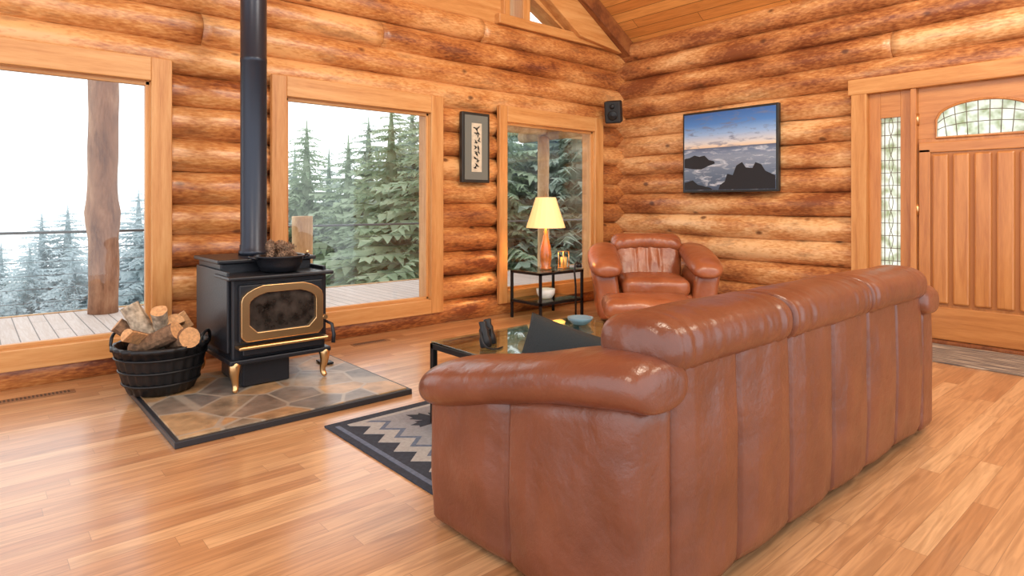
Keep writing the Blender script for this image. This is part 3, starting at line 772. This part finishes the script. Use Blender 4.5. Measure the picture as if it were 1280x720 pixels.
# ---------------------------------------------------------------- wall art
w1=group('calligraphy_frame',(3.94,5.09,1.78))
box('frame',3.76,4.117,5.065,5.115,1.42,2.14,M_frame,w1,.006)
box('mat',3.79,4.087,5.060,5.066,1.45,2.11,M_mat,w1)
box('scroll',3.875,4.005,5.057,5.062,1.53,2.03,M_cream,w1)
for i in range(7):
    zz=1.98-i*.065
    for k in range(4):
        x=3.94+random.uniform(-.03,.03); z2=zz+random.uniform(-.02,.02); a=random.uniform(0,3); dx,dz=.026*math.cos(a),.026*math.sin(a)
        prism('ink_stroke',[(x-dx,z2-dz),(x-dz*.3,z2+dx*.3),(x+dx,z2+dz),(x+dz*.3,z2-dx*.3)],'y',5.054,5.058,M_frame,w1)
def seamat():
    m,nt,b=newmat('seascape_print'); N=nt.nodes.new; L=nt.links.new
    tc=N('ShaderNodeTexCoord'); sx=N('ShaderNodeSeparateXYZ'); L(tc.outputs['Generated'],sx.inputs[0])
    mp=N('ShaderNodeMapping'); mp.inputs['Scale'].default_value=(1,2.2,7); L(tc.outputs['Generated'],mp.inputs['Vector'])
    nz=N('ShaderNodeTexNoise'); nz.inputs['Scale'].default_value=2.6; nz.inputs['Detail'].default_value=9; nz.inputs['Roughness'].default_value=.65; nz.inputs['Distortion'].default_value=.6; L(mp.outputs['Vector'],nz.inputs['Vector'])
    r=N('ShaderNodeValToRGB'); e=r.color_ramp.elements
    e[0].position=0; e[0].color=(.05,.08,.14,1); e[1].position=1; e[1].color=(.04,.14,.42,1)
    for p,cc in ((.2,(.12,.17,.25)),(.42,(.24,.30,.40)),(.50,(.16,.22,.34)),(.545,(.09,.12,.20)),(.55,(.80,.62,.42)),(.60,(.70,.68,.66)),(.72,(.30,.48,.76)),(.85,(.08,.24,.60))):
        x=e.new(p); x.color=(*cc,1)
    L(sx.outputs['Z'],r.inputs['Fac'])
    r2=N('ShaderNodeValToRGB'); r2.color_ramp.elements[0].position=.52; r2.color_ramp.elements[0].color=(0,0,0,1); r2.color_ramp.elements[1].position=.66; r2.color_ramp.elements[1].color=(.85,.85,.85,1)
    L(nz.outputs['Fac'],r2.inputs['Fac'])
    lt=N('ShaderNodeMath'); lt.operation='LESS_THAN'; lt.inputs[1].default_value=.53; L(sx.outputs['Z'],lt.inputs[0])
    cm=N('ShaderNodeMixRGB'); cm.inputs[1].default_value=(.16,.20,.32,1); cm.inputs[2].default_value=(.62,.68,.76,1); L(lt.outputs[0],cm.inputs[0])
    mx=N('ShaderNodeMixRGB'); L(r2.outputs['Color'],mx.inputs[0]); L(r.outputs['Color'],mx.inputs[1]); L(cm.outputs[0],mx.inputs[2]); L(mx.outputs[0],b.inputs['Base Color'])
    b.inputs['Roughness'].default_value=.4; return m
w2=group('seascape_picture',(6.31,3.59,1.79))
box('frame',6.285,6.34,3.021,4.158,1.33,2.25,M_frame,w2,.006)
box('print',6.280,6.286,3.045,4.135,1.355,2.225,seamat(),w2)
M_rock=simple('rock_ink',(.008,.009,.013),.5)
def yy(u): return 4.13-u*1.08
def zz_(v): return 1.36+v*.86
for nm,pl in (('rocks_right',[(.40,0),(.42,.06),(.47,.10),(.50,.20),(.56,.18),(.60,.30),(.66,.34),(.70,.27),(.77,.26),(.80,.33),(.86,.30),(.90,.22),(1,.16),(1,0)]),
              ('rocks_left',[(0,.30),(.0,.42),(.06,.43),(.12,.46),(.18,.44),(.24,.45),(.29,.39),(.35,.37),(.36,.34),(.28,.31),(.2,.27),(.1,.28)]),
              ('rocks_low',[(0,0),(0,.1),(.1,.13),(.16,.07),(.3,.03),(.34,0)])):
    prism(nm,[(yy(u),zz_(v)) for u,v in pl],'x',6.278,6.2805,M_rock,w2)
sk=group('wall_speaker',(6.0,4.95,2.34))
Ms=Matrix.Translation((5.99,4.95,2.335))@Matrix.Rotation(math.radians(-62),4,'Z')@Matrix.Rotation(math.radians(14),4,'X')
prism('cabinet',[(-.10,-.135),(.10,-.135),(.10,.135),(-.10,.135)],'y',-.08,.07,M_speaker,sk,.02,M=Ms)
lathe('driver',[(.06,0),(.055,.01),(.03,-.0),(.015,.012)],(0,0,0),M_blk,sk,24,M=Ms@Matrix.Translation((0,-.081,-.04))@Matrix.Rotation(math.radians(90),4,'X'))
lathe('tweeter',[(.03,0),(.025,.008),(.01,.01)],(0,0,0),M_blk,sk,20,M=Ms@Matrix.Translation((0,-.081,.07))@Matrix.Rotation(math.radians(90),4,'X'))
cyl('bracket',(6.02,4.99,2.33),(6.06,5.13,2.33),.02,M_speaker,sk)

# ---------------------------------------------------------------- exterior
dk=group('deck',(4,7,0))
box('boards',-6,11,5.33,8.78,-.13,-.05,M_deck,dk)
box('rim',-6,11,8.78,8.84,-.35,-.04,M_lightlog,dk)
def post(name,x,y,r,z0,z1,mat,sd):
    n=30; pts=[];rs=[]
    for i in range(n+1):
        t=i/n; z=z0+(z1-z0)*t
        pts.append((x+.015*noise.noise(Vector((z*1.1,sd,0))),y,z)); rs.append(r*(1+.2*math.exp(-((z-1.05)/.14)**2)*(1 if sd==1 else 0)+.05*noise.noise(Vector((z*3,sd,9)))))
    g=group(name,(x,y,0)); tube('trunk',pts,rs,mat,g,seg=18); return g
post('deck_log_post',1.17,8.48,.150,-.05,4.3,M_bark,1)
post('deck_log_post.001',5.75,8.48,.11,-.05,4.0,M_lightlog,2)
post('deck_newel_post',3.52,8.48,.14,-.05,1.03,M_lightlog,3)
post('porch_post',8.2,8.48,.11,-.05,2.47,M_lightlog,4)
post('porch_post.001',8.75,6.3,.10,-.05,2.40,M_lightlog,5)
rl=group('deck_railing',(3,8.7,.5))
cyl('top_rail',(-6,8.7,.88),(10.9,8.7,.88),.016,M_steel,rl)
for zz in (.1,.25,.4,.55,.7): cyl('cable',(-6,8.7,zz),(10.9,8.7,zz),.003,M_steel,rl,6)
for x in (-5,-2.5,10.8): box('rail_post',x,x+.05,8.67,8.73,-.05,.9,M_steel,rl)
pr=group('porch_roof',(9,7,2.6))
tube('beam_log',[(8.3,5.5,2.52),(8.3,9.2,2.52)],.11,M_lightlog,pr,seg=14)
tube('beam_log_front',[(6.3,8.48,2.60),(11,8.48,2.60)],.11,M_lightlog,pr,seg=14)
box('soffit',6.2,11,5.46,9.3,2.72,2.80,M_ceil,pr)

def foliage(name,c1,c2):
    m,nt,b=newmat(name); N=nt.nodes.new; L=nt.links.new
    tc=N('ShaderNodeTexCoord'); nz=N('ShaderNodeTexNoise'); nz.inputs['Scale'].default_value=1.6; nz.inputs['Detail'].default_value=5
    L(tc.outputs['Object'],nz.inputs['Vector'])
    r=N('ShaderNodeValToRGB'); r.color_ramp.elements[0].position=.35; r.color_ramp.elements[1].position=.68
    r.color_ramp.elements[0].color=(*c1,1); r.color_ramp.elements[1].color=(*c2,1); L(nz.outputs['Fac'],r.inputs['Fac']); L(r.outputs['Color'],b.inputs['Base Color'])
    b.inputs['Roughness'].default_value=1; b.inputs['Specular IOR Level'].default_value=.1
    tr=N('ShaderNodeBsdfTranslucent'); L(r.outputs['Color'],tr.inputs[0]); mx=N('ShaderNodeMixShader'); mx.inputs[0].default_value=.4
    L(b.outputs[0],mx.inputs[1]); L(tr.outputs[0],mx.inputs[2]); L(mx.outputs[0],nt.nodes['Material Output'].inputs[0])
    return m
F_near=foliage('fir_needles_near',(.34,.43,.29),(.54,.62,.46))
F_mid=foliage('fir_needles_mid_haze',(.42,.51,.44),(.60,.68,.59))  # a little distance haze mixed into the needle colour
F_far=foliage('fir_needles_far_haze',(.58,.66,.68),(.70,.77,.80))  # aerial haze painted into the needles: paler and greyer for far trees
def conifer(name,seed,mat):
    rnd=random.Random(seed); v=[];f=[]
    H=10.0; W=40
    for w in range(W):
        fr=w/W; z=.3+(H-.35)*fr; Lb=3.3*(1-fr)**.8+.12
        nb=13 if fr<.7 else 9
        for b in range(nb):
            a=2*math.pi*(b+rnd.random())/nb; Lx=Lb*rnd.uniform(.55,1.12)
            d=Vector((math.cos(a),math.sin(a),0)); s=Vector((-math.sin(a),math.cos(a),0))
            droop=rnd.uniform(.1,.5); z0=z+rnd.uniform(-.14,.14)
            ns=7
            for i in range(ns):
                t=(i+.4)/ns; p=d*(Lx*t)+Vector((0,0,z0-droop*Lx*t*t+.18*Lx*t))
                tw=.36*Lx*(1-t*.65)*rnd.uniform(.6,1.25)
                for sg_ in (-1,1):
                    tip=p+s*sg_*tw*.8+d*tw*.55+Vector((0,0,-tw*rnd.uniform(.1,.9)))
                    b0=len(v); wd=.17*Lx
                    v.extend([p-d*wd*.5,p+d*wd*.6,tip]); f.append((b0,b0+1,b0+2))
            b0=len(v); e=d*Lx*1.08+Vector((0,0,z0-droop*Lx*1.05+.18*Lx))
            v.extend([s*.06*Lx+d*Lx*.5+Vector((0,0,z0)),-s*.06*Lx+d*Lx*.5+Vector((0,0,z0)),e]); f.append((b0,b0+1,b0+2))
    K=10
    b0=len(v); lv=((.2,.75),(H*.5,.42),(H*.8,.14),(H,.01))
    for zz,r in lv:
        for k in range(K): v.append(Vector((r*math.cos(2*math.pi*k/K),r*math.sin(2*math.pi*k/K),zz)))
    for j in range(len(lv)-1):
        for k in range(K): q=(k+1)%K; f.append((b0+j*K+k,b0+j*K+q,b0+(j+1)*K+q,b0+(j+1)*K+k))
    me=bpy.data.meshes.new(name); me.from_pydata([tuple(x) for x in v],[],f); me.materials.append(mat); return me
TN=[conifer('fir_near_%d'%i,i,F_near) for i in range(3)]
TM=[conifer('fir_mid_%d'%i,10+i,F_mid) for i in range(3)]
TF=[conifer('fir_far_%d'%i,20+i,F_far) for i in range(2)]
fo=group('conifer_forest',(0,0,0))
def tree(me,x,y,top,base=-7):
    o=bpy.data.objects.new('fir',me); COL.objects.link(o); o.parent=fo
    s=(top-base)/10; w=s*random.uniform(.95,1.3); o.location=(x,y,base); o.scale=(w,w,s); o.rotation_euler=(0,0,random.uniform(0,6.28))
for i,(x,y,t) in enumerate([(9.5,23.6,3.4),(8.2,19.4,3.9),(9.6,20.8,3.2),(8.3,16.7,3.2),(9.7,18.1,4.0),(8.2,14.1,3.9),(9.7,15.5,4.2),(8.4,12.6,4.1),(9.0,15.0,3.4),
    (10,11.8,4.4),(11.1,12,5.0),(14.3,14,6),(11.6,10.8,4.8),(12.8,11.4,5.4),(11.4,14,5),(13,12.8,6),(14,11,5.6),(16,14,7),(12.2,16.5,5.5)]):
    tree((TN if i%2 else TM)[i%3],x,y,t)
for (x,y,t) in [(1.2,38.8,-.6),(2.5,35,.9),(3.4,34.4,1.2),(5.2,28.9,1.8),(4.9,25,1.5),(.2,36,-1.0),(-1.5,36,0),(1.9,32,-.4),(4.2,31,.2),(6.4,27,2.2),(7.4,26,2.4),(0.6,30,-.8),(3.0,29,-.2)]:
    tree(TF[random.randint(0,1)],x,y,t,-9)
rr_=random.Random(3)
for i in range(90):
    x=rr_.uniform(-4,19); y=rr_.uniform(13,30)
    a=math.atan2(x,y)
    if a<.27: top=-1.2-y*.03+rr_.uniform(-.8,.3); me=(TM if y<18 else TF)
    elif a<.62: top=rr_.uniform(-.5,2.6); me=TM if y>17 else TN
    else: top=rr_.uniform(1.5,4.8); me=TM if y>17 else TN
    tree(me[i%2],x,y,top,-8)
mk('hillside',[(-60,9.5,-3.5),(60,9.5,-3.5),(60,30,-8),(-60,30,-8),(60,120,-14),(-60,120,-14)],[(0,1,2,3),(3,2,4,5)],M_ground)

# ---------------------------------------------------------------- light
W=bpy.data.worlds.new('sky'); S.world=W; W.use_nodes=True
bg=W.node_tree.nodes['Background']; bg.inputs[0].default_value=(.93,.96,1,1); bg.inputs[1].default_value=2.0
def area(name,loc,size,e,col,target):
    L=bpy.data.lights.new(name,'AREA'); L.shape='DISK'; L.size=size; L.energy=e; L.color=col
    o=bpy.data.objects.new(name,L); COL.objects.link(o); o.location=loc
    o.rotation_euler=(Vector(target)-Vector(loc)).to_track_quat('-Z','Y').to_euler(); return o
area('added_fill_light',(2.6,1.0,4.4),1.0,90,(1,.87,.68),(4.0,3.6,.6))  # these three are unseen fill lights, added to brighten the room
area('added_fill_light.001',(-.6,1.2,4.2),1.0,45,(1,.88,.72),(1.2,4.5,.8))
area('added_fill_light.002',(4.4,-.6,3.6),.8,55,(1,.87,.68),(5.6,2.6,1.2))

# ---------------------------------------------------------------- camera
cam=bpy.data.cameras.new('camera'); co=bpy.data.objects.new('camera',cam); COL.objects.link(co)
co.location=(0,0,1.2); cam.sensor_width=36; cam.lens=778/1280*36
co.rotation_euler=(math.radians(90),0,math.radians(48.84-90))
cam.shift_y=-(360-255)/1280; cam.clip_end=500; cam.clip_start=.05
S.camera=co
